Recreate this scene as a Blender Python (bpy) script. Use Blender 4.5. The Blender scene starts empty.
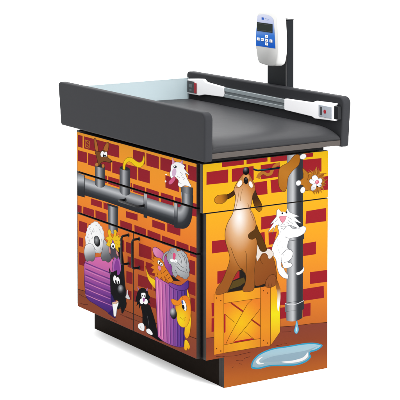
import bpy, bmesh, math, random
from mathutils import Vector, Matrix
from mathutils.geometry import tessellate_polygon
random.seed(7)
SC = bpy.context.scene
COL = SC.collection

# ------------------------------------------------------------------ camera
CAM = Vector((-3.58011797, -5.61666508, 2.03346340))
YAW, PITCH, FPX, SHY = 0.569420529, 0.0479947474, 1740.00598, -251.253471
FW = Vector((math.sin(YAW)*math.cos(PITCH), math.cos(YAW)*math.cos(PITCH), -math.sin(PITCH)))
RT = Vector((math.cos(YAW), -math.sin(YAW), 0))
UP = RT.cross(FW)

cam_d = bpy.data.cameras.new('camera')
cam = bpy.data.objects.new('camera', cam_d)
COL.objects.link(cam)
cam.matrix_world = Matrix(((RT.x, UP.x, -FW.x, CAM.x), (RT.y, UP.y, -FW.y, CAM.y), (RT.z, UP.z, -FW.z, CAM.z), (0, 0, 0, 1)))
cam_d.sensor_fit = 'HORIZONTAL'
cam_d.sensor_width = 36.0
cam_d.lens = FPX/400*36.0
cam_d.shift_y = SHY/400
cam_d.clip_start = 0.1
cam_d.clip_end = 2000
SC.camera = cam


def unproj(px, py, axis, val):
    """tracing-sheet point -> point on the plane (axis = val) of the cabinet, metres"""
    d = FW + RT*((px-200)/FPX) - UP*((py-200-SHY)/FPX)
    t = (val-CAM[axis])/d[axis]
    return CAM + d*t


def proj(P):
    v = Vector(P)-CAM
    z = v.dot(FW)
    return (200+FPX*v.dot(RT)/z, 200+SHY-FPX*v.dot(UP)/z)


# ------------------------------------------------------------------ colours and materials
K = 0.298            # brightest ink / paint reflectance


def lin(h):
    h = h.lstrip('#')
    out = []
    for i in (0, 2, 4):
        c = int(h[i:i+2], 16)/255
        out.append(c/12.92 if c <= .04045 else ((c+.055)/1.055)**2.4)
    return out


def ink(h):
    return [c*K for c in lin(h)]


def material(name, rgb, rough=.5, metal=0., bump=0., scale=200., coat=0., spec=.5, vary=0., detail=4.):
    m = bpy.data.materials.new(name)
    m.use_nodes = True
    nt = m.node_tree
    b = nt.nodes['Principled BSDF']
    b.inputs['Base Color'].default_value = (*rgb, 1)
    b.inputs['Roughness'].default_value = rough
    b.inputs['Metallic'].default_value = metal
    b.inputs['Coat Weight'].default_value = coat
    b.inputs['Coat Roughness'].default_value = .15
    b.inputs['Specular IOR Level'].default_value = spec
    tc = nt.nodes.new('ShaderNodeTexCoord')
    nz = nt.nodes.new('ShaderNodeTexNoise')
    nz.inputs['Scale'].default_value = scale
    nz.inputs['Detail'].default_value = detail
    nt.links.new(tc.outputs['Object'], nz.inputs['Vector'])
    if bump:
        bp = nt.nodes.new('ShaderNodeBump')
        bp.inputs['Strength'].default_value = bump
        bp.inputs['Distance'].default_value = .002
        nt.links.new(nz.outputs['Fac'], bp.inputs['Height'])
        nt.links.new(bp.outputs['Normal'], b.inputs['Normal'])
    if vary:
        mx = nt.nodes.new('ShaderNodeMix')
        mx.data_type = 'RGBA'
        mx.inputs[6].default_value = (*[c*(1-vary) for c in rgb], 1)
        mx.inputs[7].default_value = (*[min(1, c*(1+vary)) for c in rgb], 1)
        nt.links.new(nz.outputs['Fac'], mx.inputs[0])
        nt.links.new(mx.outputs[2], b.inputs['Base Color'])
    return m


def print_material(name, rough, coat):
    m = material(name, (1, 1, 1), rough, coat=coat, spec=.004, bump=.03, scale=60)
    nt = m.node_tree
    a = nt.nodes.new('ShaderNodeVertexColor')
    a.layer_name = 'ink'
    nt.links.new(a.outputs['Color'], nt.nodes['Principled BSDF'].inputs['Base Color'])
    return m


def vinyl_material(name, rgb, rough=.46, swell=.07, spec=.06):
    m = material(name, rgb, rough, bump=.10, scale=900, spec=spec)
    nt = m.node_tree
    b = nt.nodes['Principled BSDF']
    tc = nt.nodes.new('ShaderNodeTexCoord')
    n2 = nt.nodes.new('ShaderNodeTexNoise')
    n2.inputs['Scale'].default_value = 7
    n2.inputs['Detail'].default_value = 2
    nt.links.new(tc.outputs['Object'], n2.inputs['Vector'])
    bp = nt.nodes.new('ShaderNodeBump')
    bp.inputs['Strength'].default_value = swell
    bp.inputs['Distance'].default_value = .012
    nt.links.new(n2.outputs['Fac'], bp.inputs['Height'])
    old = b.inputs['Normal'].links[0].from_node
    nt.links.new(bp.outputs['Normal'], old.inputs['Normal'])
    return m


def acrylic_material():
    m = bpy.data.materials.new('clear_blue_acrylic')
    m.use_nodes = True
    nt = m.node_tree
    b = nt.nodes['Principled BSDF']
    b.inputs['Base Color'].default_value = (.33, .375, .39, 1)
    b.inputs['Roughness'].default_value = .08
    tr = nt.nodes.new('ShaderNodeBsdfTransparent')
    tr.inputs['Color'].default_value = (.51, .575, .595, 1)
    mx = nt.nodes.new('ShaderNodeMixShader')
    mx.inputs[0].default_value = .42
    nt.links.new(tr.outputs[0], mx.inputs[1])
    nt.links.new(b.outputs[0], mx.inputs[2])
    nt.links.new(mx.outputs[0], nt.nodes['Material Output'].inputs['Surface'])
    return m


M = dict(
    vinyl=vinyl_material('charcoal_vinyl', (.0130, .0134, .0150), .5, .07, .022),
    pad=vinyl_material('charcoal_vinyl_top', (.0140, .0142, .0154), .42, .25, .05),
    edge=material('dark_panel_edge', (0.0097, 0.0081, 0.0073), .5, bump=.1, scale=120, vary=.15, spec=.1),
    gap=material('black_carcass', (0.0016, 0.0016, 0.0020), .6, spec=.05, vary=.2),
    kick=material('dark_brown_toe_kick', (0.0049, 0.0032, 0.0022), .6, bump=.15, scale=60, vary=.35, spec=.01),
    board=material('grey_brown_board', (.021, .0162, .0136), .5, spec=.2, bump=.2, scale=90, vary=.12),
    black=material('black_powder_coat', (0.0041, 0.0045, 0.0053), .45, bump=.08, scale=700, spec=.09),
    post=material('black_anodised_post', (0.0032, 0.0041, 0.0053), .42, bump=.05, scale=500, spec=.06),
    postlip=material('pale_post_edge', (0.0243, 0.0243, 0.0259), .4, spec=.2, bump=.05, scale=400),  # paler tone for the strip along the post's edge
    white=material('white_plastic', (.49, .49, .50), .38, bump=.03, scale=400, spec=.3),
    housing=material('grey_white_housing', (.272, .272, .267), .45, bump=.03, scale=400, spec=.12),
    steel=material('brushed_aluminium', (0.2835, 0.3119, 0.3240), .34, metal=.85, bump=.06, scale=300, vary=.1),
    steeldark=material('grooved_aluminium', (0.1053, 0.1215, 0.1296), .4, metal=.6, bump=.06, scale=300),
    grey=material('grey_readout', (0.0284, 0.0308, 0.0340), .35, spec=.2, bump=.05, scale=300),
    window=material('silver_readout_window', (0.2673, 0.2916, 0.3240), .2, metal=.3, bump=.05, scale=300),
    red=material('red_marker', (0.1782, 0.0065, 0.0130), .4, spec=.2, bump=.05, scale=300),
    lcd=material('green_black_lcd', (.005, .009, .007), .3, bump=.01, scale=50, spec=.03),
    acredge=material('bright_acrylic_edge', (.36, .42, .43), .2, bump=.02, scale=100),
    button=material('white_key', (0.3726, 0.3726, 0.3888), .4, bump=.03, scale=300),
    floor=material('white_studio_floor', (.90, .90, .90), .75, spec=.15, bump=.02, scale=40),
    print=print_material('printed_laminate', .42, .0),
    membrane=print_material('printed_membrane', .4, .0),
    acrylic=acrylic_material(),
)

# ------------------------------------------------------------------ mesh helpers


def obj(name, bm, mats, parent=None, smooth=False, label=None, bevel=0., seg=3, weighted=False):
    me = bpy.data.meshes.new(name)
    if parent:
        off = parent_world(parent)
        for v in bm.verts:
            v.co -= off
    bmesh.ops.recalc_face_normals(bm, faces=[f for f in bm.faces if not f.tag])
    bm.to_mesh(me)
    bm.free()
    for m in (mats if isinstance(mats, (list, tuple)) else [mats]):
        me.materials.append(M[m])
    o = bpy.data.objects.new(name, me)
    COL.objects.link(o)
    if parent:
        o.parent = parent
    if smooth:
        for p in me.polygons:
            p.use_smooth = True
    if bevel:
        b = o.modifiers.new('edge_rounding', 'BEVEL')
        b.width = bevel
        b.segments = seg
        b.limit_method = 'ANGLE'
        b.harden_normals = True
        for p in me.polygons:
            p.use_smooth = True
    if weighted:
        wn = o.modifiers.new('weighted_normals', 'WEIGHTED_NORMAL')
        wn.weight = 100
        wn.keep_sharp = True
    if label:
        o['label'] = label
    return o


def parent_world(o):
    """origin of the thing a part belongs to (parts and sub-parts sit at their thing's origin)"""
    while o.parent:
        o = o.parent
    return Vector(o.location)


def thing(name, label, cat, loc):
    o = bpy.data.objects.new(name, None)
    o.empty_display_size = .05
    COL.objects.link(o)
    o.location = loc
    o['label'] = label
    o['category'] = cat
    return o


def box(bm, x0, x1, y0, y1, z0, z1, mat=0):
    vs = [bm.verts.new((x, y, z)) for z in (z0, z1) for y in (y0, y1) for x in (x0, x1)]
    for q in ((0, 1, 3, 2), (4, 6, 7, 5), (0, 4, 5, 1), (2, 3, 7, 6), (0, 2, 6, 4), (1, 5, 7, 3)):
        f = bm.faces.new([vs[i] for i in q])
        f.material_index = mat
    return vs


def newbox(*a):
    bm = bmesh.new()
    box(bm, *a)
    return bm


def tube(bm, pts, r, n=10, mat=0):
    pts = [Vector(p) for p in pts]
    rings = []
    for i, p in enumerate(pts):
        d = (pts[min(i+1, len(pts)-1)]-pts[max(i-1, 0)]).normalized()
        a = d.cross(Vector((.31, .17, .93))).normalized()
        b = d.cross(a)
        rings.append([bm.verts.new(p+a*r*math.cos(2*math.pi*k/n)+b*r*math.sin(2*math.pi*k/n)) for k in range(n)])
    for u, v in zip(rings, rings[1:]):
        # match the closest start so that rings do not twist
        s = min(range(n), key=lambda k: (u[0].co-v[k].co).length)
        for k in range(n):
            f = bm.faces.new((u[k], u[(k+1) % n], v[(k+1+s) % n], v[(k+s) % n]))
            f.material_index = mat
    bm.faces.new(rings[0][::-1]).material_index = mat
    bm.faces.new(rings[-1]).material_index = mat


# ------------------------------------------------------------------ artwork toolkit (flat printing, traced on a 400 x 400 sheet)


def clip(poly, a, b, c):
    """keep a*x+b*y+c >= 0"""
    out = []
    n = len(poly)
    for i in range(n):
        p, q = poly[i], poly[(i+1) % n]
        dp, dq = a*p[0]+b*p[1]+c, a*q[0]+b*q[1]+c
        if dp >= 0:
            out.append(p)
        if (dp > 0 > dq) or (dp < 0 < dq):
            t = dp/(dp-dq)
            out.append((p[0]+(q[0]-p[0])*t, p[1]+(q[1]-p[1])*t))
    return out


def clip_convex(poly, quad):
    cx = sum(p[0] for p in quad)/len(quad)
    cy = sum(p[1] for p in quad)/len(quad)
    for i in range(len(quad)):
        p, q = quad[i], quad[(i+1) % len(quad)]
        a, b = -(q[1]-p[1]), q[0]-p[0]
        c = -(a*p[0]+b*p[1])
        if a*cx+b*cy+c < 0:
            a, b, c = -a, -b, -c
        poly = clip(poly, a, b, c)
        if len(poly) < 3:
            return []
    return poly


def spline(pts, closed=True, n=5):
    out = []
    L = len(pts)
    rng = range(L) if closed else range(L-1)
    for i in rng:
        if closed:
            p0, p1, p2, p3 = (pts[(i+k-1) % L] for k in range(4))
        else:
            p0, p1, p2, p3 = (pts[min(max(i+k-1, 0), L-1)] for k in range(4))
        for k in range(n):
            t = k/n
            out.append(tuple(.5*((2*p1[j])+(-p0[j]+p2[j])*t+(2*p0[j]-5*p1[j]+4*p2[j]-p3[j])*t*t +
                                 (-p0[j]+3*p1[j]-3*p2[j]+p3[j])*t**3) for j in (0, 1)))
    if not closed:
        out.append(tuple(pts[-1]))
    return out


def ramp(stops, t):
    if t <= stops[0][0]:
        return stops[0][1]
    for (a, ca), (b, cb) in zip(stops, stops[1:]):
        if t <= b:
            s = (t-a)/(b-a) if b > a else 0
            return [x+(y-x)*s for x, y in zip(ca, cb)]
    return stops[-1][1]


class Paint:
    """flat, linear or radial ink"""

    def __init__(s, spec):
        if isinstance(spec, str):
            s.kind, s.c = 'flat', ink(spec)
            return
        s.kind = spec[0]
        if s.kind == 'lin':
            s.p, s.q = spec[1], spec[2]
            st = spec[3]
        else:
            s.p, s.r = spec[1], spec[2]
            st = spec[3]
        if isinstance(st[0], str):
            st = [(i/(len(st)-1), h) for i, h in enumerate(st)]
        s.st = [(t, ink(h)) for t, h in st]

    def at(s, x, y):
        if s.kind == 'flat':
            return s.c
        if s.kind == 'lin':
            dx, dy = s.q[0]-s.p[0], s.q[1]-s.p[1]
            return ramp(s.st, ((x-s.p[0])*dx+(y-s.p[1])*dy)/(dx*dx+dy*dy))
        return ramp(s.st, math.hypot((x-s.p[0])/s.r[0], (y-s.p[1])/s.r[1]))

    def split(s, poly):
        if s.kind == 'flat':
            return [poly]
        out = []
        if s.kind == 'lin':
            dx, dy = s.q[0]-s.p[0], s.q[1]-s.p[1]
            L2 = dx*dx+dy*dy
            a, b, c = dx/L2, dy/L2, -(s.p[0]*dx+s.p[1]*dy)/L2
            cuts = sorted({round(t0+(t1-t0)*k/5, 5) for (t0, _), (t1, _) in zip(s.st, s.st[1:]) for k in range(6)})
            cuts = [-1e6]+cuts+[1e6]
            for t0, t1 in zip(cuts, cuts[1:]):
                q = clip(clip(poly, a, b, c-t0), -a, -b, t1-c) if True else []
                if len(q) > 2:
                    out.append(q)
            return out
        g = max(.7, min(s.r)/14)
        x0, x1 = min(p[0] for p in poly), max(p[0] for p in poly)
        y0, y1 = min(p[1] for p in poly), max(p[1] for p in poly)
        for i in range(int(math.floor(x0/g)), int(math.floor(x1/g))+1):
            col = clip(clip(poly, 1, 0, -i*g), -1, 0, (i+1)*g)
            if len(col) < 3:
                continue
            for j in range(int(math.floor(y0/g)), int(math.floor(y1/g))+1):
                q = clip(clip(col, 0, 1, -j*g), 0, -1, (j+1)*g)
                if len(q) > 2:
                    out.append(q)
        return out


def shaggy(pts, amp, n=4, seed=1):
    rnd = random.Random(seed)
    q = spline(list(pts), True, n)
    out = []
    m = len(q)
    for i, p in enumerate(q):
        a, b = q[i-1], q[(i+1) % m]
        d = Vector((b[0]-a[0], b[1]-a[1]))
        if d.length:
            d.normalize()
        k = amp*(rnd.uniform(.5, 1.1) if i % 2 else rnd.uniform(-.6, -.1))
        cx, cy = sum(c[0] for c in q)/m, sum(c[1] for c in q)/m
        nx, ny = -d.y, d.x
        if nx*(p[0]-cx)+ny*(p[1]-cy) < 0:
            nx, ny = -nx, -ny
        out.append((p[0]+nx*k+d.x*k*.5, p[1]+ny*k+d.y*k*.5))
    return out


class Art:
    def __init__(s):
        s.shapes = []      # (convex pieces, paint, bbox, layer)

    def _add(s, pieces, paint, pts):
        bb = (min(p[0] for p in pts), min(p[1] for p in pts), max(p[0] for p in pts), max(p[1] for p in pts))
        lay = 0
        for _, _, b, l in s.shapes:
            if bb[0] < b[2] and b[0] < bb[2] and bb[1] < b[3] and b[1] < bb[3]:
                lay = max(lay, l+1)
        s.shapes.append((pieces, Paint(paint), bb, lay))

    def poly(s, paint, *pts, line=None, w=.45):
        tris = tessellate_polygon([[Vector((p[0], p[1], 0)) for p in pts]])
        s._add([[pts[i] for i in t] for t in tris], paint, pts)
        if line:
            s.stroke(line, pts, w, True)

    def blob(s, paint, *pts, line=None, w=.45, n=5):
        s.poly(paint, *spline(list(pts), True, n), line=line, w=w)

    def oval(s, paint, cx, cy, rx, ry, rot=0, line=None, w=.4, n=22):
        r = math.radians(rot)
        pts = [(cx+rx*math.cos(a)*math.cos(r)-ry*math.sin(a)*math.sin(r), cy+rx*math.cos(a)*math.sin(r)+ry*math.sin(a)*math.cos(r))
               for a in (2*math.pi*k/n for k in range(n))]
        s.poly(paint, *pts, line=line, w=w)

    def stroke(s, paint, pts, w=.45, closed=False, taper=None, curve=False):
        if curve:
            pts = spline(list(pts), closed, 5)
        pts = [p for i, p in enumerate(pts) if i == 0 or math.dist(p, pts[i-1]) > 1e-4]
        n = len(pts)
        A, B = [], []
        for i, p in enumerate(pts):
            a = pts[(i-1) % n] if closed else pts[max(i-1, 0)]
            b = pts[(i+1) % n] if closed else pts[min(i+1, n-1)]
            d = Vector((b[0]-a[0], b[1]-a[1]))
            if d.length < 1e-6:
                d = Vector((1, 0))
            d.normalize()
            h = w/2
            if taper:
                t = i/(n-1)
                h = (taper[0]+(taper[1]-taper[0])*t)/2
            A.append((p[0]-d.y*h, p[1]+d.x*h))
            B.append((p[0]+d.y*h, p[1]-d.x*h))
        q = []
        for i in range(n if closed else n-1):
            j = (i+1) % n
            q.append([A[i], A[j], B[j], B[i]])
        s._add(q, paint, A+B)

    def strokes(s, paint, w, *lines):
        for l in lines:
            s.stroke(paint, l, w)

    def lay_on(s, bm, axis, val, quads, step, out, mat):
        """print the artwork that falls inside the convex quads onto the plane"""
        lay = bm.verts.layers.float_color.get('ink') or bm.verts.layers.float_color.new('ink')
        for pieces, paint, bb, l in s.shapes:
            for quad in quads:
                if bb[2] < min(p[0] for p in quad) or bb[0] > max(p[0] for p in quad) or bb[3] < min(p[1] for p in quad) or bb[1] > max(p[1] for p in quad):
                    continue
                for pc in pieces:
                    c = clip_convex(list(pc), quad)
                    if len(c) < 3:
                        continue
                    for q in paint.split(c):
                        vs = []
                        for p in q:
                            if vs and math.dist(p, last) < 1e-5:
                                continue
                            last = p
                            co = unproj(p[0], p[1], axis, val)
                            co[axis] += out*step*(l+1)
                            v = bm.verts.new(co)
                            v[lay] = (*paint.at(*p), 1)
                            vs.append(v)
                        if len(vs) < 3:
                            continue
                        f = bm.faces.new(vs)
                        f.normal_update()
                        if f.normal[axis]*out < 0:
                            f.normal_flip()
                        f.tag = True
                        f.material_index = mat


def quad_on(axis, val, a0, a1, z0, z1):
    if axis == 0:
        return [proj((val, a, z)) for a, z in ((a0, z0), (a1, z0), (a1, z1), (a0, z1))]
    return [proj((a, val, z)) for a, z in ((a0, z0), (a1, z0), (a1, z1), (a0, z1))]


PIPE = ['#5a5d62', '#999ca0', '#c2c4c8', '#83868b', '#44474c', '#2c2f34', '#282a2f', '#26282d']
PIPEV = ['#3e4146', '#6d7075', '#b4b6ba', '#7c7f84', '#45484d', '#2f3237']

# ------------------------------------------------------------------ front artwork: brick alley with pipes, bins, cats and dogs
F = Art()
F.poly(('lin', (100, 130), (60, 320), [(0, '#f2a02c'), (.3, '#f4922c'), (.5, '#ea7a2b'), (.72, '#bd5e2a'), (1, '#8f4426')]),
       (60, 110), (215, 140), (215, 380), (60, 330))
BR = ('lin', (100, 130), (70, 320), ['#8f1f2c', '#981f2c', '#8c1f26', '#7e1d22'])
bricks = [
    [(78, 134.8), (82.6, 136), (82.6, 148), (78, 146.6)], [(84.1, 136.3), (119.3, 145.8), (119.3, 157.8), (84.1, 148.5)],
    [(133, 149.4), (144.8, 152.6), (144.8, 164.6), (133, 161.2)], [(146.4, 153.1), (159, 156.7), (159, 169), (146.4, 165.5)],
    [(160.4, 157.1), (172.3, 160.4), (172.3, 173.4), (160.4, 169.6)], [(174, 161), (186.2, 164.5), (186.2, 177.4), (174, 173.8)],
    [(188, 165), (196.9, 167.6), (196.9, 182.2), (188, 179)],
    [(78, 150), (86.8, 152.5), (86.8, 163.4), (78, 161)], [(88.2, 153), (111, 159.5), (111, 171.5), (88.2, 164.6)],
    [(112.3, 160.3), (136.8, 167), (136.8, 180), (112.3, 172.5)], [(138.3, 167.6), (150, 171), (150, 183.6), (138.3, 180.2)],
    [(165.5, 175.2), (178.8, 179.2), (178.8, 192), (165.5, 187.6)],
    [(104.6, 175.2), (107, 175.9), (107, 183.4), (104.6, 182.5)],
    [(108.2, 176.3), (119.5, 179.6), (119.5, 187.5), (108.2, 183.8)], [(130.6, 183), (131.8, 183.3), (131.8, 191), (130.6, 190.6)],
    [(133.3, 183.8), (145, 187.4), (145, 196), (133.3, 192)],
    [(146.3, 187.9), (159, 192), (159, 203), (146.3, 199)], [(160.7, 192.4), (173.5, 196.2), (173.5, 206), (160.7, 201.8)],
    [(175, 196.8), (181.6, 198.8), (181.6, 208), (175, 206.3)], [(192.6, 202.6), (197, 204), (197, 217), (192, 215.6)],
    [(91, 198.4), (102, 201.8), (102, 208), (91, 204.6)], [(103.5, 202.3), (107.6, 203.6), (107.6, 210), (103.5, 208.6)],
    [(77, 204.7), (81.7, 206.1), (81.7, 213), (77, 211.6)], [(83.2, 206.5), (94, 209.8), (94, 217.3), (83.2, 213.6)],
    [(95.5, 210.2), (106.5, 213.6), (106.5, 222), (95.5, 218)],
    [(126, 211), (137.5, 214.3), (137.5, 220.8), (126, 217.3)], [(120.3, 220), (132, 224), (132, 232.3), (120.3, 228.4)],
    [(134.5, 225), (146, 229), (146, 237), (134.5, 233)], [(152.3, 219.6), (165, 224), (165, 231), (152.3, 226.8)],
    [(167.3, 223), (180.4, 228), (180.4, 236), (167.3, 231.6)], [(162, 235.4), (175, 240), (175, 248), (162, 243.6)],
    [(147.5, 229.5), (160.5, 234.6), (160.5, 242.8), (147.5, 238.3)], [(176.5, 240.6), (188.6, 245), (188.6, 253), (176.5, 248.6)],
    [(190, 245.6), (196.8, 248), (196.8, 258), (190, 255.4)],
    [(79, 220.4), (87, 223.2), (87, 233.6), (79, 231)], [(88.6, 223.8), (101, 228), (101, 236), (88.6, 232)],
    [(79, 237), (83, 238.2), (83, 247), (79, 246)], [(79, 252), (86, 254), (86, 266.5), (79, 264.6)],
    [(120, 239), (124.4, 240.5), (124.4, 252), (120, 250.6)], [(126, 241.6), (132.6, 244), (132.6, 254.6), (126, 252.4)],
    [(138.9, 243), (151.6, 247.6), (151.6, 260), (138.9, 256)], [(153.4, 248), (163, 251.5), (163, 262), (153.4, 259)],
    [(127.6, 256), (132.6, 257.6), (132.6, 268.4), (127.6, 266.8)], [(134.4, 258), (144.2, 261), (144.2, 271.3), (134.4, 268.4)],
    [(145.8, 261.6), (157, 265.4), (157, 277.4), (145.8, 273)],
    [(126.4, 271), (132.6, 272.8), (132.6, 284.6), (126.4, 282.6)], [(138, 274.2), (152, 279), (152, 290), (138, 286)],
    [(153.4, 279.4), (157, 280.6), (157, 292), (153.4, 290.8)], [(133.4, 290), (146, 294), (146, 305), (133.4, 301)],
    [(189.4, 259.4), (195, 261.4), (195, 275.6), (189.4, 273.4)], [(187.6, 280.3), (195.6, 283), (195.6, 296), (187.6, 293)],
    [(190.6, 297.4), (195, 298.8), (195, 312), (190.6, 310.4)], [(148, 296), (157, 299), (157, 309), (148, 306)],
    [(121, 288), (131.6, 291.4), (131.6, 300), (121, 297)],
]
for b in bricks:
    jit = [(x+random.uniform(-.15, .15), y+random.uniform(-.15, .15)) for x, y in b]
    F.poly(BR, *jit)
# ochre scribble on a brick
F.strokes('#c07a22', .7, [(85, 140), (89.3, 141.2)], [(85.1, 139.6), (85.5, 147)], [(89.4, 141), (89.2, 148.2)], [(86.4, 141.5), (88.4, 143.6), (86.2, 144.8), (88.8, 146.4)], [(85.5, 147), (89.3, 148.3)])
# alley floor
F.poly(('lin', (100, 295), (92, 325), ['#8a4526', '#91482e', '#8c4532']), (60, 287), (78, 289.3), (84, 290.8), (100, 299.5), (125, 310.3), (141, 317), (160, 325), (190, 336.4), (215, 345.5), (215, 400), (60, 340))
F.stroke('#3f1d14', [(78, 289.3), (84, 290.8), (100, 299.5), (125, 310.3), (141, 317), (160, 325), (190, 336.4), (198, 339.4)], .55)
F.strokes('#5c2c1e', .5, [(79, 294), (84, 297), (88, 297.6), (93, 301.6)], [(80, 303), (84, 304.5), (88, 304.4)], [(120, 314), (128, 318), (133, 320)], [(110, 318), (117, 321.6)], [(126, 316.5), (140, 322)])

# large pipe
F.poly(('lin', (131, 191.5), (124.8, 211), PIPE), (84, 177.6), (105, 184.8), (131, 192.4), (165, 203.3), (178, 207), (186, 214), (183, 226), (175, 225.8), (160, 220.2), (130, 210), (105, 201.4), (84, 195.2))
F.poly(('rad', (179.5, 203), (13, 25), [(0, '#5a5d62'), (.18, '#6a6d72'), (.38, '#b0b2b6'), (.55, '#84878c'), (.8, '#33363b'), (1, '#2a2c31')]),
       *spline([(181.8, 190), (192.4, 192), (192.6, 208), (191.6, 219), (188.6, 226), (184, 228.7), (179, 228.2), (174, 226), (175, 215), (175.5, 206.4), (178.8, 207), (181.4, 205), (181.8, 199)], True, 3))
F.poly(('lin', (181.7, 200), (192.5, 200), PIPEV), (181.7, 190), (192.4, 193), (192.6, 207), (181.8, 202.5))
F.poly(('lin', (180.4, 189), (193.2, 189), ['#2f3236', '#686b70', '#8d9095', '#4b4e53', '#26282d']), (180.4, 186), (193, 187.6), (193, 194), (187, 194), (181.2, 191.8))
F.poly(('lin', (80, 173), (78, 197), PIPE), (76, 172.4), (84.5, 175.4), (84.5, 197.4), (76, 195))
F.stroke('#25272c', [(84.5, 175.4), (84.5, 197.4)], .5)
for x, y0, y1 in ((145.4, 191.6, 218.4), (175.8, 200.8, 228.4)):
    F.poly(('lin', (x, y0), (x, y1), ['#9fa2a7', '#b9bbbf', '#85888d', '#3c3f45', '#2b2e33', '#2b2e33']), (x-1.6, y0-.4), (x+1.7, y0+.5), (x+1.7, y1), (x-1.6, y1-1.1))
    F.strokes('#2f3237', .35, [(x-1.6, y0), (x-1.6, y1-1)], [(x+1.7, y0+.5), (x+1.7, y1)])
# drop pipe under it
F.poly(('lin', (107.6, 215), (118, 215), PIPEV), (107.6, 203.4), (118.2, 206.8), (117.8, 232), (113, 234), (108.6, 231))
F.poly('#2b2d32', (107.4, 203.2), (118.4, 206.6), (118.3, 208.6), (107.5, 205.2))
# standing pipes
F.poly(('lin', (95, 175), (105, 175), PIPEV), *([(95, 165.5), (104.9, 167), (104.9, 185)]+spline([(104.9, 186), (101.5, 187.7), (97.4, 186.8), (95, 184.4)], False)))
F.oval('#26282c', 99.9, 165.7, 4.9, 1.7, 12)
F.poly(('lin', (119.6, 180), (130.2, 180), PIPEV), *([(119.6, 167.5), (130.2, 169.5), (130.2, 193)]+spline([(130.2, 194), (126.5, 195.6), (122.4, 194.6), (119.6, 191.4)], False)))
F.oval('#26282c', 124.9, 168.4, 5.2, 1.9, 12)
# brown long-eared animal in the first pipe
F.blob('#b5692a', (94.2, 138.6), (96.4, 140.4), (98.4, 150.8), (96.4, 152.8), (94.7, 146.5), line='#4a2a14')
F.blob('#b5692a', (103.2, 150.4), (105.2, 144.6), (108.4, 142.4), (108.5, 148.4), (106.4, 153), line='#4a2a14')
F.blob('#7d4c22', (95, 150.8), (98.6, 151.8), (103.4, 150.4), (107, 152.8), (107.6, 157), (111.6, 160.8), (109.8, 162.6), (104.4, 161.4), (100.6, 163.4), (98.6, 166), (97, 158.4), line='#3d2412')
F.oval('#ffffff', 102.4, 154, 1.9, 3, 8, line='#2b1a10', w=.3)
F.oval('#ffffff', 105.6, 154.4, 1.8, 2.9, 8, line='#2b1a10', w=.3)
F.oval('#1a1a1a', 103.7, 155.6, .9, 1.2)
F.oval('#1a1a1a', 105.2, 155.8, .8, 1.1)
F.oval('#17120f', 111.4, 161.6, .9, .8)
F.oval('#c07a3a', 96.8, 164.6, 1.7, 2, 0, line='#4a2a14', w=.3)
F.oval('#c07a3a', 103.2, 165.9, 1.5, 1.9, 0, line='#4a2a14', w=.3)
# yellow tail out of the second pipe
F.blob('#f7cf12', (123, 168.6), (123.6, 162.4), (126.6, 158.2), (131.4, 157.6), (136.2, 161), (139.6, 162.4), (142.4, 160.6), (143.8, 155.6), (144.6, 160), (142.8, 165.6), (139, 167.4), (134.6, 165.6), (130.6, 162), (127.6, 162.2), (125.4, 165.4), (125, 169.4), line='#a37c10', n=6)
# white cat leaning out of the elbow
F.blob('#ffffff', (171, 166), (174, 162.4), (180.6, 162.6), (185, 166.4), (184.2, 168.6), (190, 175.6), (185.4, 173.2), (188, 180), (191.2, 186.8), (185, 185.4), (181, 187.4), (178, 185), (178.6, 180.6), (174.4, 176.4), (171.6, 178.6), (169.8, 174), (170.9, 170), line='#6b6b70', w=.35, n=3)
F.poly('#e8a8c8', (172.2, 157.4), (175.2, 162.6), (172.2, 164.4), line='#6b6b70', w=.3)
F.poly('#e8a8c8', (182.8, 160), (182.6, 164.6), (180, 162.6), line='#6b6b70', w=.3)
F.oval('#d9b8d6', 174.2, 172.4, 2.2, 4.2, 10)
F.blob('#3a3a3e', (173, 166.4), (175.4, 165.4), (177, 167), (175, 168.2))
F.oval('#ffffff', 174.4, 166.4, .7, .7)
F.blob('#d8648e', (174, 176.6), (175.6, 178.8), (172.4, 183.4), (169.6, 184.4), (169, 181.6), line='#8e3a5c', w=.3)
F.oval('#ffffff', 166.2, 174.6, .9, .7)
F.oval('#ffffff', 165.6, 181.4, .8, 1)
F.strokes('#8b8b90', .35, [(180, 172), (183, 174.4), (181.4, 175.6)], [(182, 177), (185, 178.4), (183, 180)], [(179, 182), (181.6, 184)], [(177, 176), (180, 178)])

# left bin lying on its side, with lid
CANP = ('lin', (104, 258), (92, 312), ['#dd6fae', '#c061a8', '#8f459c', '#5f2f8a', '#3a2070'])
F.poly(CANP, *spline([(85.4, 261), (98, 257), (112.4, 258.6), (116, 272), (115.4, 300), (113.4, 315.6), (106, 311), (96, 304.6), (88, 299.4), (85.4, 292), (84.4, 276)], True, 4), line='#3f1d55')
for k in range(6):
    y = 262.6+k*6.1
    F.stroke(('lin', (86, y), (113, y+11), ['#5f2f80', '#7c3d92', '#4a2570']), [(85.4, y), (96, y+4.6), (113.4, y+11.6)], 1.0)
    F.stroke(('lin', (86, y), (113, y+11), ['#c877b8', '#d884bd', '#a45fb0']), [(85.5, y+1.5), (96, y+6.1), (113.2, y+13)], .8)
F.blob('#b264b4', (112.4, 268), (113.4, 260), (116, 255.6), (119.4, 258.4), (121.4, 268), (121, 280), (116.4, 281), line='#4a2560')
F.blob('#8a3f9a', (114.2, 268), (116.4, 259.4), (119, 262), (120, 272), (117.4, 279))
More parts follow.
